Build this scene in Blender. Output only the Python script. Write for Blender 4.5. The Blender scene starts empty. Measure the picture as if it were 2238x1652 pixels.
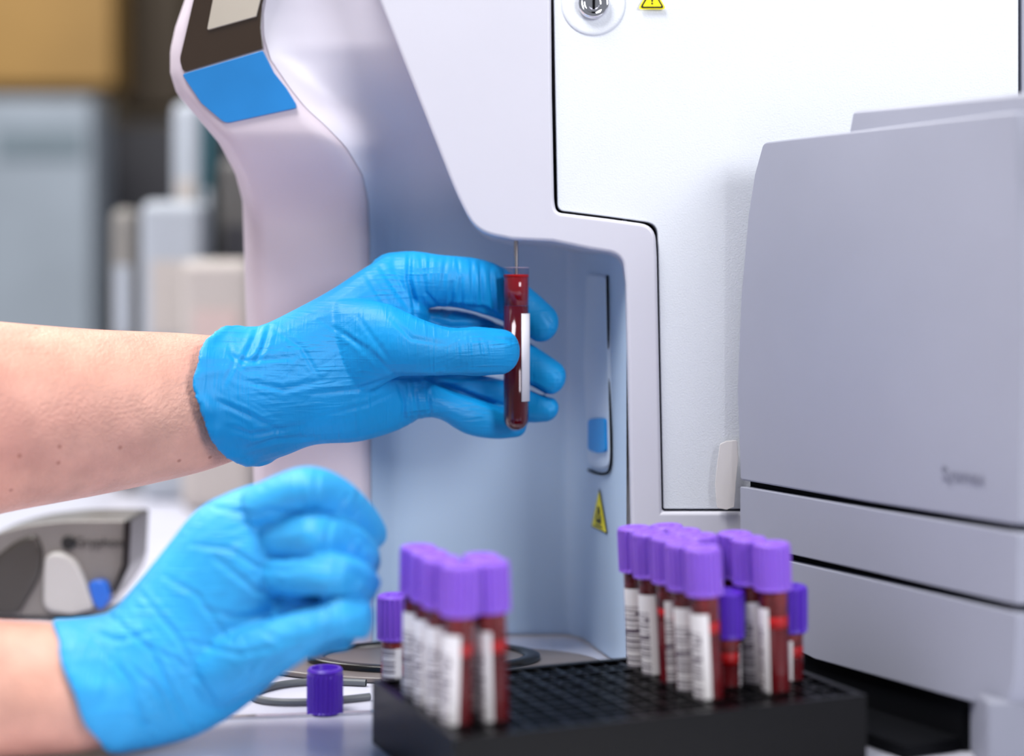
import bpy, bmesh, math, random
import numpy as np
from mathutils import Vector, Matrix, noise
random.seed(4)
S=bpy.context.scene
S.view_settings.view_transform='Standard'
F=3730.0; TZ=0.75; CZ=TZ+0.202; CX=1119.0; HY=625.0
def W(px,py,d): return Vector(((px-CX)*d/F, d, CZ+(HY-py)*d/F))
def T(px,py,h=0.0):
    d=(CZ-TZ-h)*F/(py-HY); return W(px,py,d)
def lin(c):
    return tuple(((v/255)/12.92 if v/255<=.04045 else ((v/255+.055)/1.055)**2.4) for v in c)+(1,)
def sst(a,b,x):
    t=min(1,max(0,(x-a)/(b-a))); return t*t*(3-2*t)
def lerp(a,b,t): return a+(b-a)*t
def interp(tab,x):
    return float(np.interp(x,[t[0] for t in tab],[t[1] for t in tab]))

# ---------- materials
def mat(name,rgb,rough=.4,metal=0,var=.04,vscale=20,bump=0,bscale=200,spec=.5,coat=0,trans=0,sss=0,alpha=1):
    m=bpy.data.materials.new(name); m.use_nodes=True
    nt=m.node_tree; N=nt.nodes; L=nt.links
    b=N['Principled BSDF']
    tc=N.new('ShaderNodeTexCoord')
    nz=N.new('ShaderNodeTexNoise'); nz.inputs['Scale'].default_value=vscale; nz.inputs['Detail'].default_value=3
    L.new(tc.outputs['Object'],nz.inputs['Vector'])
    r=N.new('ShaderNodeValToRGB')
    c=lin(rgb)
    r.color_ramp.elements[0].position=.3; r.color_ramp.elements[1].position=.7
    r.color_ramp.elements[0].color=tuple(v*(1-var) for v in c[:3])+(1,)
    r.color_ramp.elements[1].color=tuple(min(1,v*(1+var)) for v in c[:3])+(1,)
    L.new(nz.outputs['Fac'],r.inputs['Fac']); L.new(r.outputs['Color'],b.inputs['Base Color'])
    b.inputs['Roughness'].default_value=rough; b.inputs['Metallic'].default_value=metal
    b.inputs['Specular IOR Level'].default_value=spec
    b.inputs['Coat Weight'].default_value=coat
    b.inputs['Transmission Weight'].default_value=trans
    b.inputs['Alpha'].default_value=alpha
    if sss:
        b.inputs['Subsurface Weight'].default_value=sss
        b.inputs['Subsurface Radius'].default_value=(1,.35,.2)
        b.inputs['Subsurface Scale'].default_value=.004
    if bump:
        n2=N.new('ShaderNodeTexNoise'); n2.inputs['Scale'].default_value=bscale; n2.inputs['Detail'].default_value=2
        L.new(tc.outputs['Object'],n2.inputs['Vector'])
        bp=N.new('ShaderNodeBump'); bp.inputs['Strength'].default_value=bump; bp.inputs['Distance'].default_value=.001
        L.new(n2.outputs['Fac'],bp.inputs['Height']); L.new(bp.outputs['Normal'],b.inputs['Normal'])
    return m
M={}
M['shell']=mat('white_plastic',(208,207,218),.34,var=.01)
M['column']=mat('mauve_white_plastic',(200,189,200),.5,var=.015,spec=.35)
M['door']=mat('textured_white_enamel',(226,230,237),.42,var=.01,bump=.25,bscale=1400)
M['loader']=mat('lavender_grey_plastic',(158,160,175),.42,var=.02)
M['foot']=mat('grey_foot_plastic',(140,142,156),.5,var=.02)
M['dark']=mat('dark_gap',(10,11,15),.8,spec=.08)
M['screen_bezel']=mat('brown_black_bezel',(52,40,30),.12,coat=.5)
M['display']=mat('pale_display',(176,168,156),.15)
M['blue']=mat('blue_strip',(36,122,190),.3,var=.16,vscale=14)
M['chrome']=mat('chrome',(225,225,230),.08,metal=1)
M['steel']=mat('steel_needle',(180,172,172),.25,metal=1)
M['yellow']=mat('warning_yellow',(255,236,10),.45)
M['black']=mat('black_ink',(14,14,14),.5)
M['rack']=mat('black_rack_plastic',(4,4,6),.28,var=.2,spec=.2)
M['cap']=mat('purple_cap',(142,94,218),.45,var=.05,sss=.2)
M['capm']=mat('mid_purple_cap',(126,78,208),.42,var=.05)
M['capd']=mat('deep_purple_cap',(84,38,184),.35,var=.05)
M['blood']=mat('blood',(82,0,8),.10,var=.15,vscale=60,coat=.6,spec=.3)
M['bloodr']=mat('dark_blood',(84,0,6),.45,var=.25,vscale=80,spec=.12)
M['bloodb']=mat('bright_blood',(190,6,10),.4,var=.15,spec=.15)
M['smear']=mat('red_smear',(140,52,50),.5,var=.5,vscale=160,spec=.12)
M['table']=mat('lavender_white_laminate',(206,206,220),.22,var=.02)
M['clip']=mat('translucent_whitish_tape',(240,234,232),.3,alpha=.6)
M['btn']=mat('blue_button',(26,150,226),.35)
M['cable']=mat('grey_cable',(92,96,100),.45)
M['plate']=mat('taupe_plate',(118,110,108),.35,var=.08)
M['blackgloss']=mat('black_gloss',(18,17,17),.25)
M['ink']=mat('grey_print',(138,139,156),.5)
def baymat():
    m=mat('white_plastic_painted_blue_shade',(188,208,230),.34,var=.015,vscale=8)
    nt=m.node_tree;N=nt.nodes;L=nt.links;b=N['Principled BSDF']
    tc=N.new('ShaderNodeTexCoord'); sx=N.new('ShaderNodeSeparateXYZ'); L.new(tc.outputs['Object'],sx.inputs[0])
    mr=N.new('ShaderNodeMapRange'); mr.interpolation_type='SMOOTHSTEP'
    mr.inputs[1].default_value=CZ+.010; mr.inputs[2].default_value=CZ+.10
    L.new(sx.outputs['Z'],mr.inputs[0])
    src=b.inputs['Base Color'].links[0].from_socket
    mx=N.new('ShaderNodeMix'); mx.data_type='RGBA'; L.new(mr.outputs[0],mx.inputs[0]); L.new(src,mx.inputs[6]); mx.inputs[7].default_value=lin((212,207,219))  # bluish shade of the recess painted into the colour, fading out upwards
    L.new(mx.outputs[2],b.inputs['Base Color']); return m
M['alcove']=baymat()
M['bayp']=mat('pale_blue_plastic',(206,220,236),.3,var=.015,vscale=8)

def glassmat():
    m=bpy.data.materials.new('clear_tube_plastic'); m.use_nodes=True
    nt=m.node_tree;N=nt.nodes;L=nt.links
    N.remove(N['Principled BSDF'])
    o=N['Material Output']
    t=N.new('ShaderNodeBsdfTransparent'); g=N.new('ShaderNodeBsdfGlossy'); g.inputs['Roughness'].default_value=.05
    nz=N.new('ShaderNodeTexNoise'); nz.inputs['Scale'].default_value=90
    rp=N.new('ShaderNodeValToRGB'); rp.color_ramp.elements[0].color=(.86,.82,.88,1); rp.color_ramp.elements[1].color=(.95,.93,.96,1)
    L.new(nz.outputs['Fac'],rp.inputs['Fac']); L.new(rp.outputs['Color'],t.inputs['Color'])
    f=N.new('ShaderNodeLayerWeight'); f.inputs['Blend'].default_value=.35
    ml=N.new('ShaderNodeMath'); ml.operation='MULTIPLY_ADD'; ml.inputs[1].default_value=.22; ml.inputs[2].default_value=.012
    L.new(f.outputs['Facing'],ml.inputs[0])
    mx=N.new('ShaderNodeMixShader'); L.new(ml.outputs[0],mx.inputs[0]); L.new(t.outputs[0],mx.inputs[1]); L.new(g.outputs[0],mx.inputs[2])
    L.new(mx.outputs[0],o.inputs['Surface']); return m
M['glass']=glassmat()
def labelmat():
    m=mat('printed_label',(240,236,238),.55,var=.02)
    nt=m.node_tree;N=nt.nodes;L=nt.links;b=N['Principled BSDF']
    tc=N.new('ShaderNodeTexCoord'); mp=N.new('ShaderNodeMapping'); mp.inputs['Scale'].default_value=(10,10,1100)
    nz=N.new('ShaderNodeTexNoise'); nz.inputs['Scale'].default_value=1; nz.inputs['Detail'].default_value=0
    L.new(tc.outputs['Object'],mp.inputs['Vector']); L.new(mp.outputs[0],nz.inputs['Vector'])
    gt=N.new('ShaderNodeMath'); gt.operation='GREATER_THAN'; gt.inputs[1].default_value=.52
    L.new(nz.outputs['Fac'],gt.inputs[0])
    sx=N.new('ShaderNodeSeparateXYZ'); L.new(tc.outputs['Object'],sx.inputs[0])
    g2=N.new('ShaderNodeMath'); g2.operation='LESS_THAN'; g2.inputs[1].default_value=-.0006; L.new(sx.outputs['X'],g2.inputs[0])
    g3=N.new('ShaderNodeMath'); g3.operation='LESS_THAN'; g3.inputs[1].default_value=.052; L.new(sx.outputs['Z'],g3.inputs[0])
    ml=N.new('ShaderNodeMath'); ml.operation='MULTIPLY'; L.new(gt.outputs[0],ml.inputs[0]); L.new(g2.outputs[0],ml.inputs[1])
    m2=N.new('ShaderNodeMath'); m2.operation='MULTIPLY'; L.new(ml.outputs[0],m2.inputs[0]); L.new(g3.outputs[0],m2.inputs[1])
    mx=N.new('ShaderNodeMix'); mx.data_type='RGBA'; L.new(m2.outputs[0],mx.inputs[0])
    src=b.inputs['Base Color'].links[0].from_socket
    L.new(src,mx.inputs[6]); mx.inputs[7].default_value=(.14,.11,.15,1); L.new(mx.outputs[2],b.inputs['Base Color'])
    return m
M['label']=labelmat()
M['labelw']=mat('white_label',(222,220,226),.55,var=.02)

def glovemat(name,rgb,angle,bd=.0008):
    m=mat(name,rgb,.5,var=.14,vscale=22,spec=.38)
    nt=m.node_tree;N=nt.nodes;L=nt.links;b=N['Principled BSDF']
    tc=N.new('ShaderNodeTexCoord')
    def wr(scale,ang,nscale,dist):
        mp=N.new('ShaderNodeMapping'); mp.inputs['Rotation'].default_value=(0,ang,0); mp.inputs['Scale'].default_value=scale
        L.new(tc.outputs['Object'],mp.inputs['Vector'])
        nz=N.new('ShaderNodeTexNoise'); nz.noise_type='RIDGED_MULTIFRACTAL'; nz.inputs['Scale'].default_value=nscale
        nz.inputs['Detail'].default_value=2; nz.inputs['Distortion'].default_value=dist
        L.new(mp.outputs[0],nz.inputs['Vector']); return nz.outputs['Fac']
    a=wr((1,1,9),angle,60,.3); c=wr((9,1,1),angle,50,.35)
    ms=N.new('ShaderNodeTexNoise'); ms.inputs['Scale'].default_value=18; L.new(tc.outputs['Object'],ms.inputs['Vector'])
    mr=N.new('ShaderNodeMapRange'); mr.inputs[1].default_value=.42; mr.inputs[2].default_value=.58; L.new(ms.outputs['Fac'],mr.inputs[0])
    mx=N.new('ShaderNodeMix'); mx.data_type='FLOAT'; L.new(mr.outputs[0],mx.inputs[0]); L.new(a,mx.inputs[2]); L.new(c,mx.inputs[3])
    bp=N.new('ShaderNodeBump'); bp.inputs['Strength'].default_value=.65; bp.inputs['Distance'].default_value=bd
    L.new(mx.outputs[0],bp.inputs['Height'])
    n4=N.new('ShaderNodeTexNoise'); n4.inputs['Scale'].default_value=1500; L.new(tc.outputs['Object'],n4.inputs['Vector'])
    b2=N.new('ShaderNodeBump'); b2.inputs['Strength'].default_value=.15; b2.inputs['Distance'].default_value=.0004
    L.new(n4.outputs['Fac'],b2.inputs['Height']); L.new(bp.outputs['Normal'],b2.inputs['Normal'])
    L.new(b2.outputs['Normal'],b.inputs['Normal'])
    return m
M['glove']=glovemat('blue_nitrile',(0,144,210),math.radians(25),.0009)
M['glove2']=glovemat('light_blue_nitrile',(48,164,226),math.radians(40),.0014)
def skinmat():
    m=mat('skin',(220,164,144),.48,var=.12,vscale=70,sss=.08,bump=.5,bscale=520)
    nt=m.node_tree;N=nt.nodes;L=nt.links;b=N['Principled BSDF']
    tc=N.new('ShaderNodeTexCoord'); v=N.new('ShaderNodeTexVoronoi'); v.inputs['Scale'].default_value=70; L.new(tc.outputs['Object'],v.inputs['Vector'])
    lt=N.new('ShaderNodeMapRange'); lt.inputs[1].default_value=.04; lt.inputs[2].default_value=.10; lt.inputs[3].default_value=.6; lt.inputs[4].default_value=0
    L.new(v.outputs['Distance'],lt.inputs[0])
    n5=N.new('ShaderNodeTexNoise'); n5.inputs['Scale'].default_value=16; L.new(tc.outputs['Object'],n5.inputs['Vector'])
    r5=N.new('ShaderNodeMapRange'); r5.inputs[1].default_value=.42; r5.inputs[2].default_value=.72; r5.inputs[4].default_value=.42; L.new(n5.outputs['Fac'],r5.inputs[0])
    src=b.inputs['Base Color'].links[0].from_socket
    mp_=N.new('ShaderNodeMix'); mp_.data_type='RGBA'; L.new(r5.outputs[0],mp_.inputs[0]); L.new(src,mp_.inputs[6]); mp_.inputs[7].default_value=lin((204,128,118))
    mx=N.new('ShaderNodeMix'); mx.data_type='RGBA'; L.new(lt.outputs[0],mx.inputs[0]); L.new(mp_.outputs[2],mx.inputs[6]); mx.inputs[7].default_value=lin((160,90,70))
    L.new(mx.outputs[2],b.inputs['Base Color']); return m
M['skin']=skinmat()

# ---------- object helpers
def link(o): bpy.context.collection.objects.link(o); return o
def meshobj(name,verts,faces,m,smooth=False):
    me=bpy.data.meshes.new(name); me.from_pydata([tuple(v) for v in verts],[],faces)
    bm=bmesh.new(); bm.from_mesh(me); bmesh.ops.recalc_face_normals(bm,faces=bm.faces); bm.to_mesh(me); bm.free()
    if isinstance(m,(list,tuple)):
        for x in m: me.materials.append(x)
    else: me.materials.append(m)
    if smooth:
        for p in me.polygons: p.use_smooth=True
    return link(bpy.data.objects.new(name,me))
def tag(o,label,cat,group=None,kind=None):
    o['label']=label; o['category']=cat
    if group: o['group']=group
    if kind: o['kind']=kind
    return o
def empty(name,loc,label,cat,group=None):
    e=bpy.data.objects.new(name,None); e.location=loc; e.empty_display_size=.02; link(e)
    return tag(e,label,cat,group)
def child(o,e,label=None):
    o.parent=e
    L=Vector(e.location)
    p=e.parent
    while p is not None: L=L+Vector(p.location); p=p.parent
    o.matrix_parent_inverse=Matrix.Translation(-L)
    if label: o['label']=label
    return o
def fillet(pts,seg=6):
    out=[]; n=len(pts)
    for i,p in enumerate(pts):
        if len(p)<3 or p[2]<=0: out.append((p[0],p[1])); continue
        a=Vector(pts[i-1][:2]); b=Vector(p[:2]); c=Vector(pts[(i+1)%n][:2]); r=p[2]
        r=min(r,(a-b).length*.49,(c-b).length*.49)
        s=b+(a-b).normalized()*r; e=b+(c-b).normalized()*r
        for k in range(seg+1):
            t=k/seg; q=s*(1-t)**2+b*2*t*(1-t)+e*t*t; out.append((q.x,q.y))
    return out
def solid(name,front,ext,m,bev=.0015,seg=3):
    n=len(front); v=list(front)+[p+ext for p in front]
    f=[tuple(range(n)),tuple(range(2*n-1,n-1,-1))]+[(i,(i+1)%n,(i+1)%n+n,i+n) for i in range(n)]
    o=meshobj(name,v,f,m)
    if bev:
        b=o.modifiers.new('b','BEVEL'); b.width=bev; b.segments=seg; b.limit_method='ANGLE'; b.angle_limit=math.radians(35)
        for p in o.data.polygons: p.use_smooth=True
        wn=o.modifiers.new('w','WEIGHTED_NORMAL'); wn.keep_sharp=False
    return o
def prism(name,pts,d,depth,m,bev=.0015,seg=3):
    return solid(name,[W(x,y,d) for x,y in fillet(pts)],Vector((0,depth,0)),m,bev,seg)
def box(name,x0,x1,y0,y1,z0,z1,m,bev=.003):
    fr=[Vector((x0,y0,z0)),Vector((x1,y0,z0)),Vector((x1,y0,z1)),Vector((x0,y0,z1))]
    return solid(name,fr,Vector((0,y1-y0,0)),m,bev,2)
def lathe(name,prof,m,seg=40,rib=0,ribrange=(0,0),nrib=24,cap=True):
    v=[];f=[]
    for r,z in prof:
        for k in range(seg):
            rr=r
            if rib and ribrange[0]<=z<=ribrange[1] and (k%4 in (0,1)): rr=r-rib
            a=2*math.pi*k/seg; v.append((rr*math.cos(a),rr*math.sin(a),z))
    n=len(prof)
    for i in range(n-1):
        for k in range(seg):
            f.append((i*seg+k,i*seg+(k+1)%seg,(i+1)*seg+(k+1)%seg,(i+1)*seg+k))
    if cap:
        f.append(tuple(range(seg))); f.append(tuple((n-1)*seg+k for k in range(seg)))
    o=meshobj(name,v,f,m)
    for p in o.data.polygons:
        p.use_smooth = len(p.vertices)==4 and not rib
    return o
def tubecurve(name,pts,r,m,cyclic=False):
    cu=bpy.data.curves.new(name,'CURVE'); cu.dimensions='3D'; cu.bevel_depth=r; cu.bevel_resolution=4; cu.resolution_u=10
    sp=cu.splines.new('NURBS'); sp.points.add(len(pts)-1)
    for i,p in enumerate(pts): sp.points[i].co=(*p,1)
    sp.use_endpoint_u=not cyclic; sp.order_u=4; sp.use_cyclic_u=cyclic
    o=bpy.data.objects.new(name,cu); link(o)
    dg=bpy.context.evaluated_depsgraph_get(); me=bpy.data.meshes.new_from_object(o.evaluated_get(dg))
    bpy.data.objects.remove(o); me.materials.clear(); me.materials.append(m)
    for p in me.polygons: p.use_smooth=True
    return link(bpy.data.objects.new(name,me))
def textmesh(name,txt,size,m,origin,xv,yv,extrude=.0001):
    cu=bpy.data.curves.new(name,'FONT'); cu.body=txt; cu.size=size; cu.extrude=extrude; cu.align_x='CENTER'; cu.align_y='CENTER'
    o=bpy.data.objects.new(name,cu); link(o)
    dg=bpy.context.evaluated_depsgraph_get(); me=bpy.data.meshes.new_from_object(o.evaluated_get(dg))
    bpy.data.objects.remove(o)
    xv=xv.normalized(); yv=yv.normalized(); zv=xv.cross(yv)
    mtx=Matrix((xv,yv,zv)).transposed().to_4x4(); mtx.translation=origin
    me.transform(mtx); me.materials.clear(); me.materials.append(m)
    return link(bpy.data.objects.new(name,me))

# ---------- setting
def struct(o,label):
    o['kind']='structure'; o['label']=label; o['category']='room'; return o
struct(box('floor',-4,3.5,-1.5,4.1,-.1,0,mat('grey_floor',(150,150,152),.5),0),'grey vinyl laboratory floor')
struct(box('wall_back',-4,3.5,4.1,4.2,0,2.8,mat('beige_wall',(110,98,80),.8),0),'plain beige laboratory wall')

# table
tb=empty('table',(0,1.1,0),'lavender-white laminate laboratory bench carrying the analyzer','table')
child(box('tabletop',-1.3,1.1,.30,1.75,TZ-.04,TZ,M['table'],.003),tb)
for x in (-1.2,1.0):
    for y in (.38,1.65):
        child(box('leg',x-.03,x+.03,y-.03,y+.03,0,TZ-.04,M['cable'],.002),tb)
a=T(480,1573);b_=T(828,1560)
n=Vector((0,.004,0))
child(solid('metal_trim',[a+Vector((0,0,.0003)),b_+Vector((0,0,.0003)),b_+n+Vector((0,0,.0003)),a+n+Vector((0,0,.0003))],Vector((0,0,.0007)),M['chrome'],0),tb,'thin shiny metal joint strip')

# ---------- ANALYZER
an=empty('blood_analyzer',(0,1.05,TZ),'large white blood analyzer with sampling bay and needle','laboratory machine')
xL=[(-150,452),(-80,428),(0,404),(60,383),(110,372),(160,372),(205,386),(255,430),(315,480),(380,514),(440,530),(700,538),(1000,553),(1500,570)]
xC=[(-150,640),(-80,606),(-20,585),(30,576),(80,577),(130,592),(195,636),(235,668),(275,712),(320,756),(380,792),(440,805),(520,808),(1500,814)]
def dc(y): return lerp(.905,.955,sst(280,500,y))
def deep(y): return lerp(.920,.985,sst(60,600,y))
rows=[ -150+i*14 for i in range(0,118)]
v=[];f=[];nc=0
for y in rows:
    l=interp(xL,y); c=interp(xC,y); d=dc(y); pr=[]
    p=W(l,y,d+.022); pr.append(Vector((p.x,1.35,p.z)))
    for t in (0,.02,.05,.1,.2,.4,.6,.8,.9,.955,.985,1):
        e=.022*(1-min(1,t/.12))**2.2 + .007*max(0,(t-.86)/.14)**2.4
        px=lerp(l,c,t)
        pr.append(W(px,y,d+e))
    p=pr[-1]; pr.append(Vector((p.x,1.35,p.z)))
    for p in pr: p.z=max(p.z,TZ+.001)
    v+=pr; nc=len(pr)
for i in range(len(rows)-1):
    for k in range(nc-1):
        f.append((i*nc+k,i*nc+k+1,(i+1)*nc+k+1,(i+1)*nc+k))
child(meshobj('side_column',v,f,M['column'],True),an)
v=[];f=[]
for y in rows:
    c=interp(xC,y); d0=dc(y)+.006; D=max(deep(y),d0+.010); wv=lerp(240,70,sst(100,560,y)); pr=[]
    for k in range(13):
        t=k/12; pr.append(W(c+wv*t,y,lerp(d0,D,(1-(1-t)**2.2))))
    x0=c+wv
    for k in range(1,7): pr.append(W(lerp(x0,1222,k/6) if x0<1200 else x0+k,y,D))
    R0=W(1222,y,D); C0=W(1262,y,.985); E0=W(1369,y,.893); 
    Q=C0.lerp(E0,.22)
    for k in range(1,8):
        t=k/7; pr.append(R0*(1-t)**2+C0*2*t*(1-t)+Q*t*t)
    for k in range(1,8): pr.append(Q.lerp(E0,k/7))
    for p in pr: p.z=max(p.z,TZ+.001)
    v+=pr; nc=len(pr)
for i in range(len(rows)-1):
    for k in range(nc-1):
        f.append((i*nc+k,i*nc+k+1,(i+1)*nc+k+1,(i+1)*nc+k))
child(meshobj('sampling_bay',v,f,M['alcove'],True),an,'recessed sampling bay with bluish shade painted in')
fp=[(769,-150),(1203,-150),(1206,200),(1211,440,24),(1216,464,22),(1330,478),(1432,492,34),(1436,560),(1447,1119),(1640,1119),(1640,1448),(1372,1448,12),(1380,1145),(1368,620),(1360,556,62),(1290,545),(1208,528),(1120,524),(1040,508,50),(1000,432,60),(915,216)]
child(prism('front_cover',fp,.885,.098,M['shell'],.0035,4),an,'white front cover and bay frame')
child(prism('backing',[(1225,-150),(2400,-150),(2400,1440),(1400,1440),(1400,525),(1300,505),(1225,495)],.9,.4,M['dark'],0),an,'dark gap behind the door')
dr=[(1208,-150),(2226,-150),(2226,1112),(1450,1112,3),(1439,540),(1437,488,34),(1330,473),(1219,459,14),(1214,200)]
child(prism('door',dr,.888,.011,M['door'],.0012),an,'large white textured access door')
child(prism('side_panel',[(2234,-150),(2420,-150),(2420,1112),(2234,1112)],.888,.2,M['loader'],.001),an)
lc=W(1297,8,.888)
o=lathe('lock_ring',[(.0168,0),(.0168,.0002),(.0158,.0006),(.0148,.0007),(.0135,.0006),(.0118,.0004),(.0096,.0003)],M['door'],64)
o.data.transform(Matrix.Translation(lc)@Matrix.Rotation(math.radians(90),4,'X')); child(o,an,'white round lock surround')
o=lathe('lock_cylinder',[(.0082,0),(.0082,.0025),(.0074,.0034),(.0060,.0036),(.0052,.0026),(.0035,.0022),(.0030,.0030)],M['chrome'],64)
o.data.transform(Matrix.Translation(lc)@Matrix.Rotation(math.radians(90),4,'X')); child(o,an,'chrome key lock')
o=box('key_slot',lc.x-.0007,lc.x+.0007,lc.y-.0040,lc.y-.0028,lc.z-.0035,lc.z+.0035,M['dark'],0); child(o,an)

def warn2(name,c,xv,yv,w,h,kind):
    xv=xv.normalized(); yv=yv.normalized(); nv=xv.cross(yv)
    vs=[];fs=[];mi=[]
    def add(pl,off,mid):
        b=len(vs)
        for x,y in pl: vs.append(c+xv*x+yv*y+nv*off)
        fs.append(tuple(range(b,b+len(pl)))); mi.append(mid)
    def tri(s,r): return fillet([(0,h*.667*s,r*s),(w/2*s,-h*.333*s,r*s),(-w/2*s,-h*.333*s,r*s)],5)
    if kind=='bang':
        add(tri(1.0,.0025),.0003,1); add(tri(.84,.002),.0005,0); add(tri(.66,.0012),.0007,1)
        add([(-w*.04,h*.22),(w*.04,h*.22),(w*.022,-h*.03),(-w*.022,-h*.03)],.0009,0)
        add([(-w*.03,-h*.07),(w*.03,-h*.07),(w*.03,-h*.13),(-w*.03,-h*.13)],.0009,0)
    else:
        add(tri(1.0,.0012),.0003,0); add(tri(.90,.001),.0005,1)
        def ring(cx,cy,r0,r1,a0,a1,n=18):
            for k in range(n):
                q0=a0+(a1-a0)*k/n; q1=a0+(a1-a0)*(k+1)/n
                add([(cx+r0*math.cos(q0),cy+r0*math.sin(q0)),(cx+r1*math.cos(q0),cy+r1*math.sin(q0)),(cx+r1*math.cos(q1),cy+r1*math.sin(q1)),(cx+r0*math.cos(q1),cy+r0*math.sin(q1))],.0009,0)
        R=w*.085
        for q in (90,210,330):
            a=math.radians(q); ring(R*1.05*math.cos(a),R*1.05*math.sin(a)+h*.0,R*.5,R*1.0,a-2.3,a+2.3)
        ring(0,0,R*.8,R*1.2,0,6.283)
        add([(-w*.22,-h*.21),(w*.22,-h*.21),(w*.22,-h*.25),(-w*.22,-h*.25)],.0009,0)
    o=meshobj(name,vs,fs,[M['black'],M['yellow']])
    for p,k in zip(o.data.polygons,mi): p.material_index=k
    return o
child(warn2('warning_sticker',W(1425,3,.8868),Vector((1,0,0)),Vector((0,0,1)),.0150,.0128,'bang'),an,'yellow triangular warning sticker')
Bk=W(1262,1000,.985); En=W(1369,1000,.893)
wd=Vector((En.x-Bk.x,En.y-Bk.y,0)).normalized()
wn=Vector((wd.y,-wd.x,0)); 
if wn.x>0: wn=-wn
wx=-wd if (-wd).cross(Vector((0,0,1))).dot(wn)>0 else wd
def onwall(px,py,off=.0006):
    ray=W(px,py,1.0)-Vector((0,0,CZ)); p0=Vector((Bk.x,Bk.y,0))+wn*off
    t=(wn.x*p0.x+wn.y*p0.y)/(wn.x*ray.x+wn.y*ray.y)
    return Vector((0,0,CZ))+ray*t
c=onwall(1311,1128,.0003)
child(warn2('biohazard_sticker',c,wx,Vector((0,0,1)),.031,.0235,'bio'),an,'yellow triangular biohazard sticker')
rp=[(1280,598,12),(1322,602,12),(1328,780),(1332,985),(1330,1026,22),(1284,1020,18),(1274,800)]
child(solid('start_switch_panel',[onwall(x,y,.0020) for x,y in fillet(rp)],-wn*.003,M['bayp'],.0014),an,'raised rounded vertical switch panel')
bp=[(1284,916,8),(1300,914),(1320,914,8),(1322,988,8),(1304,990),(1284,984,8)]
child(solid('aspiration_button',[onwall(x,y,.0036) for x,y in fillet(bp)],-wn*.003,M['btn'],.0005),an,'blue rounded start button')
sl=[(1327,602),(1329,700),(1332,850),(1336,960),(1336,1005),(1333,1032),(1318,1038),(1300,1034),(1286,1027)]
child(tubecurve('panel_seam',[onwall(x,y,.0010) for x,y in sl],.0007,M['dark']),an,'thin dark panel seam')
def oncol(px,py,off): return W(px,py,dc(py)-off)
def colplate(name,pts,off,m,ext=.003):
    return solid(name,[oncol(x,y,off) for x,y in fillet(pts)],Vector((0,ext+off,0)),m,.0004)
child(colplate('screen_bezel',[(455,-140),(618,-140),(592,-60),(573,10),(570,60),(575,106),(400,158,10),(392,130,10),(404,80)],.0016,M['screen_bezel']),an,'dark brown glossy screen bezel')
child(colplate('display',[(492,-140),(602,-140),(580,-50),(568,4),(560,36),(452,66,6)],.0026,M['display']),an,'pale lit display')
child(colplate('accent_strip',[(397,162,8),(574,110,4),(598,158),(625,192),(646,226),(648,236,4),(492,270,12),(440,226)],.0016,M['blue']),an,'glossy blue accent strip below screen')
child(tubecurve('sampling_needle',[W(1128,515,.9),W(1128,560,.9),W(1128,600,.9),W(1128,650,.9)],.0012,M['steel']),an,'thin steel aspiration needle')
child(prism('plastic_tab',[(1574,970,3),(1588,964),(1611,962,4),(1614,1000),(1609,1050),(1605,1108,3),(1588,1114),(1567,1110,4),(1563,1060),(1568,1010)],.882,.0012,M['clip'],.0003),an,'translucent whitish torn tape tab')

# ---------- SAMPLE LOADER
P0=Vector(((1640-CX)*.868/F,.868,0)); dirv=Vector((.548,-1,0)).normalized(); pn=Vector((dirv.y,-dirv.x,0))
if pn.x<0: pn=-pn
def onside(px,py,off=0):
    ray=W(px,py,1.0)-Vector((0,0,CZ)); p0=P0+pn*off
    t=(pn.x*p0.x+pn.y*p0.y)/(pn.x*ray.x+pn.y*ray.y)
    return Vector((0,0,CZ))+ray*t
ld=empty('sample_loader',(.25,.8,TZ),'lavender-grey boxy sample loader attached to analyzer','laboratory machine')
EX=Vector((.28,0,0))
def sp(name,pts,off,m,ext=EX,bev=.003,seg=4,label=None):
    return child(solid(name,[onside(x,y,off) for x,y in fillet(pts)],ext,m,bev,seg),ld,label)
sp('upper_cover',[(1667,311,10),(2218,243,10),(2232,700),(2226,1149,14),(1900,1098),(1617,1049,6),(1610,850),(1618,650),(1634,470),(1648,380)],0,M['loader'])
sp('middle_band',[(1617,1063,3),(1900,1112),(2224,1165,6),(2222,1322,6),(1900,1249),(1617,1187,3)],-.001,M['loader'])
sp('lower_cover',[(1617,1203,4),(1900,1266),(2222,1340,6),(2216,1480),(2200,1553,60),(2050,1514),(1780,1440),(1690,1395,60),(1630,1300,30)],-.001,M['loader'])
sp('groove_core',[(1640,800),(2205,800),(2205,1480),(1640,1280)],.004,M['dark'],Vector((.26,0,0)),0,1)
sp('raised_lid',[(1862,242,8),(2238,202),(2500,174),(2500,330),(1846,330)],.012,M['loader'],Vector((.2,0,0)),.002)
pa=onside(1680,1380,.003); pb=onside(2100,1490,.003)
child(solid('base_plinth',[Vector((pa.x,pa.y,TZ+.0005)),Vector((pb.x,pb.y,TZ+.0005)),pb,pa],Vector((.10,0,0)),M['dark'],.001),ld,'black recessed plinth')
o_=pn*(-.031)
tr=[pa+o_*.9,pb+o_,pb,pa]
child(solid('gap_dark_slab',[Vector((q.x,q.y,TZ+.0005)) for q in tr],Vector((0,0,.006)),M['dark'],.001),ld,'low black slab added to darken the loader gap')  # black slab added so the gap between rack and loader reads as shadow
child(box('support_foot',pb.x+.003,pb.x+.20,pb.y-.030,pb.y-.002,TZ+.0005,pb.z-.001,M['foot'],.002),ld,'pale grey support')
c=onside(2102,1040,-.0006)
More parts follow.
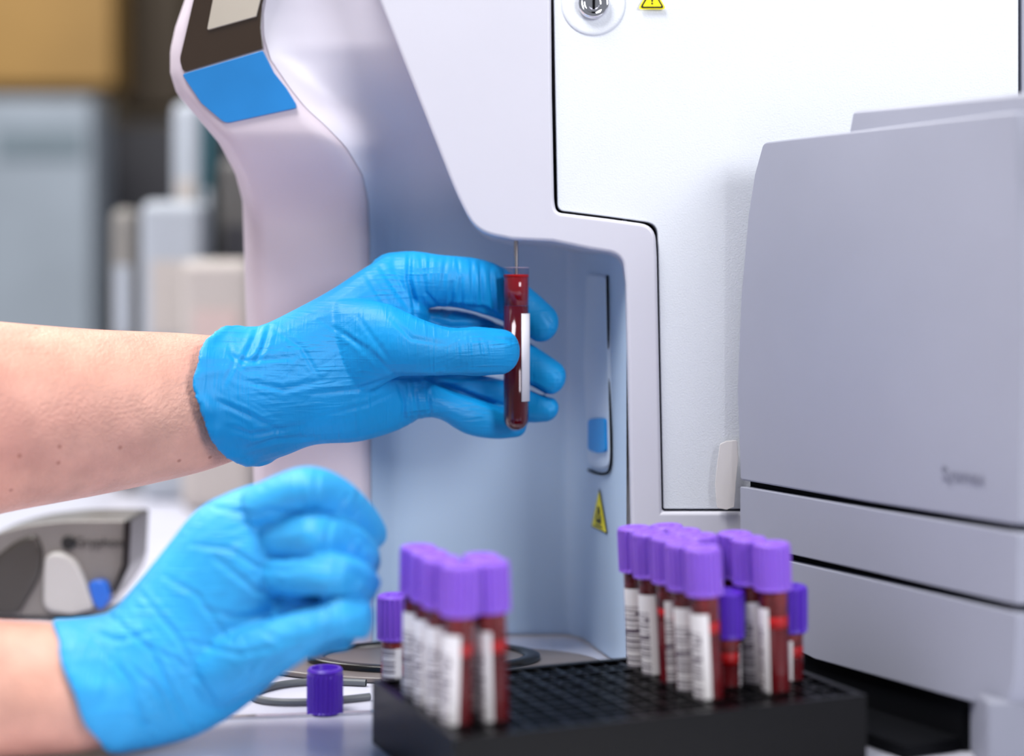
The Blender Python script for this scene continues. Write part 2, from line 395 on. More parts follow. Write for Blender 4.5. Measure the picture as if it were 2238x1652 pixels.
child(textmesh('printed_name','Sysmex',.0085,M['ink'],c,dirv,Vector((0,0,1))),ld,'small grey printed lettering')

# ---------- TUBES
def build_tube(name,height,capm,bl,labelang,label,group=None,scale=1,capped=True,r=.0064,wall=.0004):
    e=empty(name,(0,0,0),label,'test tube',group)
    H=height-.012 if capped else height
    pr=[(r*math.sin(a),r-r*math.cos(a)) for a in [i*math.pi/16 for i in range(1,9)]]+[(r,H)]
    w=lathe('tube_wall',pr,M['glass'],40,cap=False); w.parent=e
    ri=r-wall
    pi=[(ri*math.sin(a),.0008+ri-ri*math.cos(a)) for a in [i*math.pi/16 for i in range(1,9)]]
    b=lathe('blood',pi+[(ri,bl),(ri,bl),(0.0001,bl)],M['bloodr'] if capped else M['blood'],40); b.parent=e
    if capped:
        rb=lathe('blood_film',[(ri,bl+.0001),(ri,bl+.005),(ri-.0008,bl+.0052)],M['bloodb'],40); rb.parent=e
        rb=lathe('blood_smear',[(ri-.0002,bl+.0053),(ri-.0002,height-.018)],M['smear'],40); rb.parent=e
    v=[];f=[]
    z0,z1=.007,min(.060,height-.024); n=14
    for i in range(n+1):
        q=labelang[0]+(labelang[1]-labelang[0])*i/n
        for z in (z0,z1): v.append(((r+.00015)*math.cos(q),(r+.00015)*math.sin(q),z))
    for i in range(n): f.append((2*i,2*i+2,2*i+3,2*i+1))
    if labelang[1]-labelang[0]>.1:
        l=meshobj('label_strip',v,f,M['label'],True); l.parent=e; l['label']='white barcode label'
    if capped:
        R=.00815; c0=height-.0210
        cp=lathe('cap',[(R-.0010,c0),(R,c0+.0006),(R,c0+.0022),(R,c0+.0180),(R-.0002,c0+.0198),(R-.0008,c0+.0207),(R-.0018,c0+.0210),(R-.0042,c0+.0206),(R-.0050,c0+.0180)],capm,80,rib=.0008,ribrange=(c0+.0020,c0+.0185)); cp.parent=e
    return e
def copy_thing(e,loc,rot):
    n=e.copy(); bpy.context.collection.objects.link(n); n.location=loc; n.rotation_euler=rot
    for c in list(e.children):
        k=c.copy(); k.parent=n; bpy.context.collection.objects.link(k)
    return n
spots=[(0,1,0,.8,0),(0,3,0.05,-.5,0),(0,4,-.30,1.6,.8),(1,4,-.45,-1.6,0),(1,3,.1,.5,0),(0,2,-.3,0,0),
 (7,0,.1,-2.6,0),(7,1,-.3,-3.3,0),(7,2,.8,-2.2,0),(7,3,.2,-3.2,.5),(7,4,-.35,-2.6,0),
 (8,0,.3,-2.6,0),(8,1,0,-2.2,0),(8,2,0.5,-2.6,0),(9,2,1.2,-1.6,0),(9,3,-.1,-3.4,0),
 (9,4,-.95,-1.8,0)]
occ={(s[0],s[1]) for s in spots}|{(8,3),(10,3)}
p=.0165; NI,NJ=11,6
A=Vector((W(832,1485,.7535).x,.7535,0)); ang=math.radians(22); lo=Vector((math.cos(ang),math.sin(ang),0)); sh=Vector((math.sin(ang),-math.cos(ang),0))
def cell(i,j,z): q=A+lo*((i+.5)*p)+sh*((j+.5)*p); return Vector((q.x,q.y,z))
vs=[];fs=[]
def bar(o,a,b,z0,z1):
    k=len(vs)
    for z in (z0,z1):
        for q in (o,o+a,o+a+b,o+b): vs.append((q.x,q.y,z))
    fs.extend([(k,k+1,k+2,k+3),(k+4,k+7,k+6,k+5),(k,k+4,k+5,k+1),(k+1,k+5,k+6,k+2),(k+2,k+6,k+7,k+3),(k+3,k+7,k+4,k)])
w=.0022; RL=NI*p; RW=NJ*p; zt=TZ+.0270
for (z0,z1) in ((zt-.0028,zt),(zt-.010,zt-.008),(zt-.017,zt-.015)):
    for j in range(1,NJ): bar(A+sh*(j*p-w/2),lo*RL,sh*w,z0,z1)
    for i in range(1,NI): bar(A+lo*(i*p-w/2),lo*w,sh*RW,z0+.0002,z1-.0002)
for i in range(NI):
    for j in range(NJ):
        if (i,j) in occ: continue
        o0=A+lo*(i*p)+sh*(j*p); w2=.0016
        bar(o0+sh*(p/2-w2/2),lo*p,sh*w2,zt-.0026,zt-.0004)
        bar(o0+lo*(p/2-w2/2),lo*w2,sh*p,zt-.0026,zt-.0004)
e_=.003
bar(A-lo*e_-sh*e_,lo*(RL+2*e_),sh*(e_+.0006),TZ+.0005,zt+.0006)
bar(A+sh*(RW-.0006)-lo*e_,lo*(RL+2*e_),sh*(e_+.0006),TZ+.0005,zt+.0006)
bar(A-lo*e_,lo*(e_+.0006),sh*RW,TZ+.0005,zt+.0006)
bar(A+lo*(RL-.0006),lo*(e_+.0006),sh*RW,TZ+.0005,zt+.0006)
bar(A-lo*e_-sh*e_,lo*(RL+2*e_),sh*(RW+2*e_),TZ+.0001,TZ+.002)
rk=meshobj('test_tube_rack',vs,fs,M['rack'])
tag(rk,'black plastic test tube rack with square holes on the bench','rack')

proto=build_tube('blood_tube',.0880,M['cap'],.051,(-2.90,-1.12),'blood tube with purple cap and white barcode label',"purple-capped tubes in the rack")
first=True
for (i,j,rz,tl,tf) in spots:
    loc=cell(i,j,TZ+.0026)
    R_=(Matrix.Rotation(math.radians(tl),3,'Y')@Matrix.Rotation(math.radians(tf),3,'X')@Matrix.Rotation(rz,3,'Z')).to_euler()
    loc=loc-Vector((math.sin(math.radians(tl))*.02,0,0))
    if first: proto.location=loc; proto.rotation_euler=R_; first=False
    else: copy_thing(proto,loc,R_)
short=build_tube('short_blood_tube',.066,M['capd'],.034,(-2.7,-1.2),'short blood tube with dark purple cap in the rack',"short purple-capped tubes")
short.location=cell(8,3,TZ+.0022)+Vector((.001,0,0)); short.rotation_euler=(0,0,2.0)
copy_thing(short,cell(10,3,TZ+.0022),(0,0,-.3))
s3=build_tube('short_blood_tube',.059,M['capm'],.022,(-2.7,-1.2),'short purple-capped tube standing on the bench behind the rack',"short purple-capped tubes")
s3.location=Vector(((862-CX)*.79/F,.79,TZ+.0004)); s3.rotation_euler=(0,0,.2)
R=.0086
q=T(706,1568)
lc_=lathe('tube_cap',[(R-.001,.0003),(R,.001),(R,.0015),(R,.0175),(R-.0003,.019),(R-.0002,.0205),(R-.001,.0215),(R-.0022,.0215),(R-.0028,.019)],M['capd'],96,rib=.0005,ribrange=(.0012,.018))
lc_.location=(q.x,q.y+.0085,TZ); tag(lc_,'loose ribbed purple tube cap standing on the bench','tube cap')

# held tube
D=.9
rt=28.5*D/F; z0=W(1128,943,D).z; z1=W(1128,584,D).z
ht=build_tube('held_blood_tube',z1-z0,M['cap'],W(0,668,D).z-z0,(0,0),'open blood-filled glass tube with white label held in gloved fingers',None,1,False,rt,.0004)
ht.location=(W(1128,0,D).x,D,z0)
ri=rt-.0004
zb=W(0,668,D).z-z0; zt2=W(0,600,D).z-z0
o=lathe('blood_meniscus',[(ri,zb+.0001),(ri,zt2-.0012),(ri-.0003,zt2-.001),(ri-.002,zt2-.0012)],mat('red_blood',(140,4,20),.10,var=.08,vscale=60,coat=.6),40); o.parent=ht
o=lathe('blood_ring',[(ri+.0001,zt2-.0014),(ri+.0001,zt2),(ri-.0006,zt2+.0001)],M['bloodb'],40); o.parent=ht; o['label']='bright red ring at blood surface'
tor=[(rt-.0003+.0002*math.cos(q),z1-z0-.0002+.0002*math.sin(q)) for q in [i*math.pi/4 for i in range(9)]]
o=lathe('rim',tor,mat('frosted_rim',(206,190,202),.3),40,cap=False); o.parent=ht; o['label']='thin clear tube rim'
v=[];f=[];n=10
for i in range(n+1):
    qq=math.radians(-66+ (66+4)*i/n)
    for z in (W(0,876,D).z-z0,W(0,685,D).z-z0): v.append(((rt+.0003)*math.cos(qq),(rt+.0003)*math.sin(qq),z))
for i in range(n): f.append((2*i,2*i+2,2*i+3,2*i+1))
o=meshobj('label_strip',v,f,M['labelw'],True); o.parent=ht; o['label']='narrow white paper label'
sm=o.modifiers.new('s','SOLIDIFY'); sm.thickness=.0003

# ---------- HANDS
def crsec(secs,sub=5):
    A_=[np.array(s,dtype=float) for s in secs]; out=[]
    for i in range(len(A_)-1):
        p0=A_[max(0,i-1)];p1=A_[i];p2=A_[i+1];p3=A_[min(len(A_)-1,i+2)]
        for k in range(sub):
            t=k/sub
            out.append(.5*((2*p1)+(-p0+p2)*t+(2*p0-5*p1+4*p2-p3)*t*t+(-p0+3*p1-3*p2+p3)*t**3))
    out.append(A_[-1]); return out
def loft(bv,bf,secs,start='flat',end='round',capf=.95,N=32,sub=5,dd=0):
    secs=[tuple(s)+((0,) if len(s)==6 else ()) for s in secs]
    rings=[]
    for s in crsec(secs,sub):
        tx,ty,bx,by,d,th,sk=s; d+=dd
        t=W(tx,ty,d); b=W(bx,by,d); c=(t+b)/2; a=(t-b)/2; bb=Vector((sk*d/F,-th,0))
        rings.append((c,a,bb))
    def capr(ring,prev):
        c,a,bb=ring; dr_=(c-prev[0]).normalized(); R_=a.length*capf; o=[]
        for k in (.25,.5,.7,.85,.94,.985):
            s=math.sqrt(1-k*k); o.append((c+dr_*R_*k,a*s,bb*s))
        return o
    if end=='round': rings=rings+capr(rings[-1],rings[-2])
    if start=='round': rings=list(reversed(capr(rings[0],rings[1])))+rings
    base=len(bv)
    for c,a,bb in rings:
        for k in range(N):
            q=2*math.pi*k/N; bv.append(c+a*math.cos(q)+bb*math.sin(q))
    for i in range(len(rings)-1):
        for k in range(N):
            bf.append((base+i*N+k,base+i*N+(k+1)%N,base+(i+1)*N+(k+1)%N,base+(i+1)*N+k))
    bf.append(tuple(base+k for k in reversed(range(N)))); e=base+(len(rings)-1)*N
    bf.append(tuple(e+k for k in range(N)))
def fuse(name,bv,bf,m,vox=.0011,smooth=5):
    o=meshobj(name+'_tmp',bv,bf,m)
    r=o.modifiers.new('r','REMESH'); r.mode='VOXEL'; r.voxel_size=vox; r.use_smooth_shade=True
    s=o.modifiers.new('s','SMOOTH'); s.iterations=smooth; s.factor=.5
    dg=bpy.context.evaluated_depsgraph_get(); dg.update()
    me=bpy.data.meshes.new_from_object(o.evaluated_get(dg))
    bpy.data.objects.remove(o)
    me.name=name; me.materials.clear(); me.materials.append(m)
    for p_ in me.polygons: p_.use_smooth=True
    return link(bpy.data.objects.new(name,me))
def sculpt(o,creases,regions,cuff,camp=.0014,cs=1.0):
    me=o.data; n=len(me.vertices)
    co=np.empty(n*3); me.vertices.foreach_get('co',co); co=co.reshape(-1,3)
    no=np.empty(n*3); me.vertices.foreach_get('normal',no); no=no.reshape(-1,3)
    px=CX+co[:,0]*F/co[:,1]; py=HY-(co[:,2]-CZ)*F/co[:,1]
    edge=np.interp(py,[c[1] for c in cuff],[c[0] for c in cuff])
    cm=np.clip((px-edge-8)/55,0,1)
    disp=np.zeros(n); facing=np.clip(-no[:,1]*2+.3,0,1)
    for (pl,dep,wd_) in creases:
        dist=np.full(n,1e9); along=np.zeros(n)
        Ls=[math.hypot(b[0]-a[0],b[1]-a[1]) for a,b in zip(pl[:-1],pl[1:])]; tot=sum(Ls); acc=0
        for ((x1,y1),(x2,y2)),L_ in zip(zip(pl[:-1],pl[1:]),Ls):
            dx,dy=x2-x1,y2-y1; L2=dx*dx+dy*dy
            t=np.clip(((px-x1)*dx+(py-y1)*dy)/L2,0,1)
            dd=np.hypot(px-(x1+t*dx),py-(y1+t*dy)); m_=dd<dist
            along=np.where(m_,(acc+t*L_)/tot,along); dist=np.minimum(dist,dd); acc+=L_
        taper=.35+.65*np.sin(np.pi*np.clip(along,0,1))
        disp-=cs*dep*.001*facing*taper*(np.exp(-(dist/wd_)**2)-.4*np.exp(-((dist-wd_*2.0)/wd_)**2))
    for (cx,cy,rad,an_,amp,fr) in regions:
        wgt=np.exp(-(((px-cx)**2+(py-cy)**2)/rad**2)); idx=np.where(wgt>.05)[0]
        ca,sa=math.cos(an_),math.sin(an_)
        for i in idx:
            x,y,z=co[i]; u=(x*ca-z*sa); vv=(x*sa+z*ca)
            wob=noise.noise(Vector((x*60,y*60,z*60)))*.35
            q_=noise.noise(Vector((u*fr*.12,vv*fr+wob*2,y*fr*.2+cx)))
            m_=.3+.7*min(1,max(0,noise.noise(Vector((x*45+7,y*45,z*45)))*2+.5))
            disp[i]+=amp*.001*wgt[i]*m_*(.42-abs(q_)*2.0)
    ii=np.where(np.abs(px-edge)<75)[0]
    cw=np.exp(-((px-edge)/40.0)**2)
    wave=np.array([noise.noise(Vector((a_[0]*50,a_[1]*120,a_[2]*120)))+.35 for a_ in co[ii]])
    disp_c=np.zeros(n); disp_c[ii]=wave*camp
    co+=no*(disp*cm+disp_c*cw)[:,None]
    hem=np.array([noise.noise(Vector((3.1,a_[1]*45,a_[2]*60))) for a_ in co[ii]])
    co[ii,0]+=hem*.0042*np.exp(-((px[ii]-edge[ii])/60.0)**2)
    me.vertices.foreach_set('co',co.ravel()); me.update()

pe=empty('person',(-.35,.8,TZ),'person in blue nitrile gloves holding a blood tube','person')
bv=[];bf=[]
loft(bv,bf,[(-900,640,-900,1300,.74,.048),(-400,670,-400,1222,.78,.047),(-100,692,-90,1150,.81,.044),(0,703,15,1120,.82,.042),(200,719,235,1078,.84,.035),(380,727,430,1034,.857,.0285),(480,734,540,996,.868,.0235),(620,740,660,950,.88,.017)],'flat','flat',sub=6)
fa=meshobj('forearm',bv,bf,M['skin'],True); child(fa,pe,'bare raised forearm')
bv=[];bf=[]
loft(bv,bf,[(508,711,557,1019,.862,.0335,-82),(522,711,571,1016,.863,.0335,-82),(541,713,588,1008,.865,.0318,-70),(582,708,628,994,.868,.0300,-45),(645,676,690,972,.876,.027,-20),(725,632,780,966,.886,.0255,0),(800,583,850,948,.895,.023,0),(862,552,900,925,.902,.019,0),(905,570,935,900,.906,.015,0)],'flat','round',.15)
loft(bv,bf,[(740,650,780,880,.878,.017),(840,662,860,828,.872,.0165),(905,690,900,822,.871,.0145),(960,710,955,822,.8725,.0128),(1000,716,1000,820,.874,.0120),(1040,713,1040,823,.877,.0122),(1094,719,1090,819,.8815,.0108)],'round','round',.95)
loft(bv,bf,[(850,552,885,690,.905,.016),(905,549,915,680,.904,.0145),(965,557,965,670,.904,.0135),(1040,564,1030,680,.908,.0130),(1096,583,1072,692,.9155,.0118),(1156,626,1114,710,.9205,.0102),(1206,670,1160,740,.918,.0093)],'round','round',.95)
loft(bv,bf,[(890,674,900,790,.914,.014),(1000,678,985,775,.923,.0120),(1090,708,1060,792,.9265,.0112),(1172,758,1140,834,.922,.0103),(1222,792,1186,858,.918,.0094)],'round','round',.9)
loft(bv,bf,[(890,760,900,860,.914,.014),(1000,805,985,870,.924,.0115),(1100,830,1075,898,.9275,.0102),(1172,858,1150,922,.9215,.0094),(1202,868,1188,922,.919,.0088)],'round','round',.95)
loft(bv,bf,[(860,800,860,935,.900,.016),(945,838,945,912,.905,.0122),(1030,868,1018,948,.909,.0105),(1090,886,1080,959,.9155,.0095),(1122,894,1126,956,.918,.0088)],'round','round',.9)
gl=fuse('glove',bv,bf,M['glove'],.00075,3)
cre=[([(895,556),(893,610),(905,660),(907,684)],1.5,5),([(908,690),(985,714),(1085,710)],1.8,6),
 ([(985,668),(988,618)],.8,4),([(1008,670),(1008,606)],.7,4),([(1050,572),(1054,668)],1.1,4),([(1072,582),(1080,684)],1.1,4),([(1030,570),(1034,668)],.7,4),([(940,558),(938,604)],.6,4),([(975,560),(965,645)],.5,4),([(920,558),(930,640),(960,672)],.6,4),([(1000,566),(1004,600)],.5,3),
 ([(970,688),(985,670),(1060,676),(1100,700)],1.5,6),([(880,825),(1000,824),(1090,824)],1.7,6),([(940,830),(1000,855),(1100,892)],1.8,6),([(870,840),(885,880),(880,930)],.9,5),([(935,850),(940,905)],.9,4),([(905,840),(915,920)],.6,4),([(890,836),(898,925)],.5,3),
 ([(1120,830),(1170,848),(1200,866)],1.6,6),([(1110,706),(1160,748)],1.5,6),
 ([(1188,690),(1206,712),(1204,738)],.4,4),([(1206,806),(1222,826),(1218,848)],.4,4),([(1190,876),(1206,890),(1204,906)],.35,4),
 ([(850,690),(900,740),(960,750)],.4,5),([(700,700),(800,760),(880,835)],.4,5),([(680,860),(780,850),(880,818)],.5,5),([(700,910),(800,885),(875,852)],.45,5),([(745,720),(830,800)],.35,5),([(780,690),(860,800)],.3,5),
 ([(1050,742),(1058,795)],.4,3),([(1025,736),(1030,802)],.4,3),([(1000,742),(1004,796)],.4,3),([(1068,748),(1076,790)],.3,3),
 ([(1085,740),(1118,745),(1126,765)],.35,4),
 ([(565,716),(550,755),(525,800)],.8,6),([(590,712),(576,760),(560,790)],.7,5),([(480,770),(540,790),(640,780)],.6,6),([(450,870),(530,900),(620,945)],.7,6),([(480,930),(550,950),(660,930)],.7,6),([(520,830),(620,850),(710,830)],.5,6),([(540,980),(600,960),(690,955)],.5,5),([(500,740),(510,790),(490,840)],.5,5),
 ([(830,580),(870,640),(900,680)],.5,6),([(800,600),(850,680)],.3,5),([(600,720),(660,760),(700,830)],.35,5)]
reg=[(560,860,110,math.radians(35),.30,380),(720,780,140,math.radians(-35),.16,460),(860,850,90,math.radians(60),.3,460),(1020,620,70,math.radians(85),.3,480),(1000,900,90,math.radians(20),.25,460),(980,770,90,math.radians(-20),.18,480)]
cuffA=[(516,705),(461,780),(438,880),(476,965),(568,1022)]
sculpt(gl,cre,reg,cuffA,.0012,1.1)
child(gl,fa); gl['label']='blue nitrile glove gripping a tube, crinkled cuff'
gl.matrix_parent_inverse=Matrix()
bv=[];bf=[]
loft(bv,bf,[(-900,1330,-880,1700,.66,.036),(-400,1345,-380,1684,.695,.034),(0,1358,10,1652,.728,.031),(130,1366,190,1638,.734,.028),(230,1378,290,1612,.738,.025),(300,1390,360,1590,.74,.022)],'flat','flat',sub=6)
fb=meshobj('forearm',bv,bf,M['skin'],True); child(fb,pe,'bare forearm resting above the bench')
bv=[];bf=[]
loft(bv,bf,[(120,1357,232,1637,.735,.0305,28),(150,1354,262,1638,.735,.030,24),(235,1338,335,1630,.739,.029,10),(300,1272,430,1606,.745,.028,0),(362,1196,520,1556,.750,.0275,0),(432,1112,606,1484,.752,.028,0),(520,1068,650,1430,.751,.026,0),(590,1052,690,1396,.752,.020,0),(640,1064,715,1380,.756,.014,0)],'flat','round',.12)
DD=.028
loft(bv,bf,[(520,1090,580,1420,.757,.018),(640,1062,670,1396,.757,.017),(720,1080,716,1390,.760,.015),(786,1140,766,1366,.764,.012),(806,1190,790,1330,.766,.010)],'flat','round',.12)
# index arches over the top and its tip reaches down at the right
loft(bv,bf,[(540,1066,575,1150,.712,.015),(640,1024,660,1118,.700,.0160),(704,1024,700,1116,.699,.0148),(764,1054,722,1138,.707,.0128),(814,1104,764,1168,.719,.0116),(842,1150,796,1194,.728,.0104),(845,1174,808,1202,.733,.0090)],'round','round',.7,dd=DD)
# middle finger tucked against the index
loft(bv,bf,[(580,1124,600,1222,.712,.014),(672,1116,672,1220,.694,.0160),(738,1130,716,1232,.695,.0150),(792,1158,750,1248,.706,.0134),(824,1194,782,1272,.716,.0122),(832,1226,800,1280,.724,.0106)],'round','round',.5,dd=DD)
# ring finger bent most, knuckle closest to the viewer side
loft(bv,bf,[(580,1216,610,1306,.708,.014),(680,1208,684,1304,.684,.0158),(756,1214,738,1306,.678,.0150),(808,1238,774,1316,.688,.0134),(832,1270,798,1330,.700,.0118)],'round','round',.45,dd=DD)
loft(bv,bf,[(590,1296,610,1380,.712,.013),(676,1292,680,1370,.700,.0142),(738,1296,728,1366,.699,.0136),(784,1310,762,1368,.702,.0124),(812,1330,784,1376,.707,.0112)],'round','round',.5,dd=DD)
# thumb pinching up against the finger tips
loft(bv,bf,[(400,1400,480,1550,.716,.020),(520,1372,580,1496,.698,.0185),(620,1346,660,1446,.682,.0160),(690,1322,706,1412,.674,.0144),(748,1300,752,1396,.672,.0148),(798,1312,792,1396,.676,.0128)],'round','round',.62,dd=DD)
loft(bv,bf,[(660,1380,690,1436,.716,.012),(716,1372,722,1424,.710,.0120),(762,1374,754,1420,.709,.0110)],'round','round',.8,dd=DD)
gl2=fuse('glove',bv,bf,M['glove2'],.00085,3)
cre=[([(640,1120),(720,1124),(768,1152),(812,1200)],1.5,5),([(650,1218),(740,1226),(786,1256),(818,1280)],1.5,5),([(650,1306),(740,1304),(780,1310)],1.4,5),([(610,1345),(680,1330),(740,1306),(790,1308)],1.3,5),
 ([(580,1116),(640,1120)],.9,7),([(590,1216),(650,1218)],.9,7),([(590,1306),(650,1306)],.9,7),
 ([(694,1030),(688,1110)],.8,5),([(724,1134),(708,1212)],.8,5),([(742,1220),(728,1296)],.8,5),([(712,1326),(716,1404)],.8,5),([(730,1318),(736,1396)],.6,4),([(650,1030),(655,1100)],.5,5),
 ([(762,1080),(736,1120)],1.0,4),([(786,1110),(758,1150)],.8,4),([(780,1170),(748,1226)],1.0,4),([(796,1246),(768,1300)],1.0,4),([(808,1180),(780,1222)],.6,4),
 ([(240,1345),(330,1420),(420,1600)],.8,6),([(200,1400),(280,1480),(330,1620)],.7,6),([(170,1370),(260,1400),(340,1380)],.7,6),([(300,1290),(380,1380),(480,1560)],.6,6),([(420,1190),(500,1200),(600,1260)],.6,6),([(440,1330),(520,1350),(610,1330)],.6,6),([(400,1400),(520,1430),(620,1410)],.6,6),([(470,1110),(560,1125),(600,1110)],.5,6),([(470,1220),(560,1290),(620,1300)],.7,7),([(360,1260),(430,1300),(500,1400)],.5,6),([(530,1500),(600,1440),(680,1420)],.6,6),([(480,1540),(540,1480),(560,1430)],.6,6),([(560,1160),(620,1160),(660,1150)],.4,5),([(540,1230),(620,1250),(670,1240)],.4,5),([(260,1440),(340,1500),(380,1590)],.5,5),([(300,1400),(400,1450),(470,1530)],.5,5),([(230,1560),(290,1570),(360,1600)],.5,5),([(560,1370),(610,1400),(650,1395)],.5,5)]
reg=[(290,1480,130,math.radians(60),.7,300),(430,1420,150,math.radians(50),.5,320),(580,1180,130,math.radians(-15),.4,340),(580,1380,120,math.radians(20),.45,340)]
cuffB=[(118,1350),(175,1440),(205,1520),(232,1640)]
sculpt(gl2,cre,reg,cuffB,.0014,1.3)
child(gl2,fb); gl2.matrix_parent_inverse=Matrix(); gl2['label']='light blue nitrile glove with curled fingers and thumb'

# ---------- bench items
def ellipse_lathe(name,c,rx,ry,prof,m,seg=64):
    o=lathe(name,prof,m,seg); o.data.transform(Matrix.Translation(c)@Matrix.Diagonal((rx,ry,1,1))); return o
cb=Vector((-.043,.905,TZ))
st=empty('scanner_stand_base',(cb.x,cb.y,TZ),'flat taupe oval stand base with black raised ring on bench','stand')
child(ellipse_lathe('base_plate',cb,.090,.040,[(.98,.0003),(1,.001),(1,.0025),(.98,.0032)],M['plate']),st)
c2=cb+Vector((-.004,.004,0))
o=ellipse_lathe('black_ring',c2,.062,.034,[(.86,.0031),(.86,.0060),(.90,.0068),(.97,.0066),(1,.0058),(1,.0031)],M['blackgloss']); child(o,st)
bm=bmesh.new(); bm.from_mesh(o.data); bmesh.ops.delete(bm,geom=[f for f in bm.faces if len(f.verts)>4],context='FACES_ONLY'); bm.to_mesh(o.data); bm.free()
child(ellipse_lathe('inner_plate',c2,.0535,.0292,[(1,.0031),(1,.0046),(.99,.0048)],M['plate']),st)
cbl=tubecurve('cable',[T(x,y,.0019) for x,y in [(800,1492),(720,1488),(640,1490),(580,1502),(540,1518),(570,1532),(640,1536),(720,1532),(808,1522)]],.0018,M['cable'])
tag(cbl,'grey rubber cable looped on the bench','cable')
sg=W(150,1350,1.035)
sc=empty('barcode_scanner',(sg.x,1.05,TZ),'grey handheld barcode scanner with blue trigger on bench','barcode scanner')
gm=mat('taupe_grey_plastic',(118,114,111),.25,var=.12); gd=mat('dark_taupe_plastic',(60,56,52),.2,var=.1); glg=mat('light_grey_plastic',(182,180,178),.35)
o=prism('body',[(-130,1345,30),(-140,1250,60),(-50,1180,50),(50,1148,40),(150,1137,30),(284,1137,8),(276,1262,20),(250,1300,20),(226,1332,20),(110,1348,20)],1.03,.055,gm,.009,8); child(o,sc)
child(prism('side_grip',[(-60,1340,20),(-40,1240,50),(30,1184,40),(76,1166,16),(94,1200,24),(88,1260,30),(58,1310),(38,1345,16)],1.027,.02,gd,.007,6),sc,'dark curved side grip')
child(prism('handle_panel',[(94,1246,20),(98,1212,20),(130,1206,24),(165,1226,30),(186,1272,30),(208,1330,16),(154,1346,16),(92,1335,26)],1.025,.02,glg,.007,6),sc,'light grey moulded handle panel')
child(prism('trigger',[(190,1272,14),(232,1266,24),(242,1310,20),(218,1338,14),(202,1320,14)],1.024,.03,mat('blue_trigger',(30,100,200),.3),.005,5),sc,'blue trigger')
child(prism('head_frame',[(270,1139),(287,1136,4),(282,1240,10),(252,1298,8),(244,1290),(266,1234)],1.024,.05,M['blackgloss'],.003,3),sc,'black front window frame')
o=lathe('logo_mark',[(.0042,0),(.0042,.0006),(.0022,.0007)],M['black'],24); o.data.transform(Matrix.Translation(W(150,1186,1.0294))@Matrix.Rotation(math.radians(90),4,'X')); child(o,sc,'small round dark emblem')
child(textmesh('printed_name','Gryphon',.0082,M['black'],W(216,1186,1.0290),Vector((1,0,0)),Vector((0,0,1))),sc)

# ---------- background furniture
och=mat('ochre_panel',(174,134,70),.6,var=.28,vscale=1.4); brn=mat('dark_olive_panel',(60,44,20),.5,var=.1,vscale=3)
blu=mat('blue_grey_metal',(154,164,176),.4,var=.16,vscale=3); gry=mat('charcoal_panel',(40,40,48),.5); tea=mat('teal_binder',(30,80,92),.5)
wht=mat('white_card',(164,170,180),.6); crm=mat('cream_card',(180,172,168),.6); tau=mat('taupe_box',(130,126,122),.6); dgr=mat('grey_equipment',(80,78,78),.5)
def furn(name,x0,x1,yt,yb,d,dep,m,label,cat,front=None):
    a=W(x0,yt,d); b=W(x1,yb,d)
    e=empty(name,((a.x+b.x)/2,d+dep/2,b.z),label,cat)
    child(box('body',a.x,b.x,d,d+dep,b.z,a.z,m,.006),e)
    if front: front(e,a,b,d)
    return e
def doors(mm,n=2):
    def fn(e,a,b,d):
        w_=(b.x-a.x)/n
        for k in range(n):
            child(box('door',a.x+k*w_+.001,a.x+(k+1)*w_-.001,d-.016,d+.001,b.z+.002,a.z-.002,mm,.002),e)
    return fn
def spine(mm):
    def fn(e,a,b,d):
        w_=b.x-a.x; h_=a.z-b.z
        child(box('label_panel',a.x+w_*.2,b.x-w_*.2,d-.002,d+.001,b.z+h_*.55,b.z+h_*.8,mm,.0005),e)
    return fn
furn('wall_cabinet',-700,250,-260,190,3.3,.12,och,'ochre wooden wall cabinet','cabinet',doors(och,1))
furn('wall_cabinet',262,404,-260,240,3.5,.12,brn,'dark brown wall cabinet beside the ochre one','cabinet',doors(brn,1))
a=W(-450,212,3.1); b=W(210,900,3.1)
e=empty('refrigerator',((a.x+b.x)/2,3.15,0),'tall pale blue-grey laboratory refrigerator','refrigerator')
child(box('body',a.x,b.x,3.1,3.22,0,a.z,blu,.01),e)
child(box('door',a.x+.004,b.x-.004,3.08,3.101,.05,a.z-.004,blu,.006),e)
child(box('vent_panel',lerp(a.x,b.x,.68),lerp(a.x,b.x,.97),3.076,3.082,W(0,350,3.1).z,W(0,285,3.1).z,mat('dusty_blue_vent',(112,126,136),.5),.004),e)
a=W(195,235,3.4); b=W(380,420,3.4)
e=empty('equipment_cabinet',((a.x+b.x)/2,3.5,0),'charcoal tall equipment cabinet behind refrigerator','cabinet')
child(box('body',a.x,b.x+.25,3.4,3.48,0,a.z-.03,gry,.01),e)
child(box('door',a.x+.01,b.x+.24,3.385,3.402,.9,a.z-.04,gry,.004),e)
def ontable(name,x0,x1,yt,d,dep,m,label,cat,fr=None):
    a=W(x0,yt,d); b=W(x1,yt,d)
    e=empty(name,((a.x+b.x)/2,d+dep/2,TZ),label,cat)
    o=box('body',a.x,b.x,d,d+dep,TZ+.0005,a.z,m,.011); o.modifiers['b'].segments=5
    child(o,e)
    if fr: fr(e,a,Vector((b.x,d,TZ)),d)
    return e
ontable('binder',374,438,222,1.69,.05,wht,'white tall binder standing on the bench','binder',spine(crm))
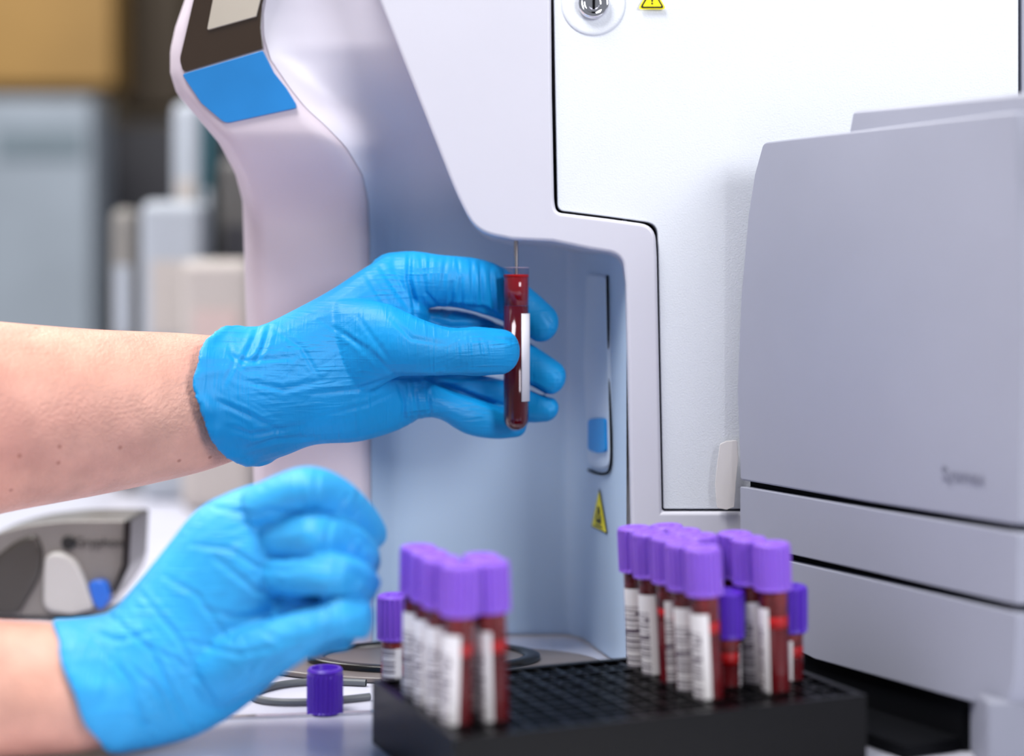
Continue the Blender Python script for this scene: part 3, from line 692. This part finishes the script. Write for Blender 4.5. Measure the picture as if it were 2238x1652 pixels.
ontable('binder',442,466,250,1.69,.05,tea,'dark teal tall binder beside white one','binder',spine(wht))
ontable('storage_box',240,296,455,1.66,.05,tau,'taupe cardboard storage box on the bench','box',spine(wht))
ontable('storage_box',304,440,438,1.60,.07,wht,'white storage box standing on the bench','box',spine(crm))
ontable('electronic_unit',474,560,345,1.66,.08,dgr,'dark grey electronic unit behind analyzer','equipment',spine(gry))
ontable('paper_box',392,552,566,1.52,.06,crm,'cream cardboard box leaning by analyzer','box',spine(mat('pink_print',(192,172,168),.6)))

# ---------- lights
def area(name,loc,tgt,size,en,col=(1,1,1),sy=None):
    l=bpy.data.lights.new(name,'AREA'); l.size=size; l.energy=en; l.color=col
    if sy: l.shape='RECTANGLE'; l.size_y=sy
    o=bpy.data.objects.new(name,l); link(o); o.location=loc
    o.rotation_euler=(Vector(tgt)-Vector(loc)).to_track_quat('-Z','Y').to_euler(); return o
area('ceiling_light',(-.40,.50,2.1),(-.05,.9,.95),.5,22,(1,.985,.96))
area('right_fill_light',(1.05,-.40,1.55),(.3,.9,1.0),.6,18,(.97,.98,1))  # unseen fill from the right, added to whiten the door; no window there
area('background_fill_light',(-1.2,1.9,2.5),(-1.0,2.3,.8),1.4,40,(1,.98,.95))  # unseen lamp added to brighten the background furniture and far bench
area('bench_fill_light',(-.75,1.45,1.9),(-.5,1.4,.75),.5,7,(1,.99,.97))  # unseen lamp added for the bright glow on the far bench top
wd_=bpy.data.worlds.new('world'); S.world=wd_; wd_.use_nodes=True
wd_.node_tree.nodes['Background'].inputs[0].default_value=(.86,.90,1,1); wd_.node_tree.nodes['Background'].inputs[1].default_value=.30
# ---------- camera
cd=bpy.data.cameras.new('camera'); cd.lens=60; cd.sensor_width=36; cd.sensor_fit='HORIZONTAL'; cd.shift_y=-201/2238
cd.dof.use_dof=True; cd.dof.focus_distance=.86; cd.dof.aperture_fstop=2.7; cd.clip_start=.01
co=bpy.data.objects.new('camera',cd); link(co); co.location=(0,0,CZ); co.rotation_euler=(math.radians(90),0,0)
S.camera=co
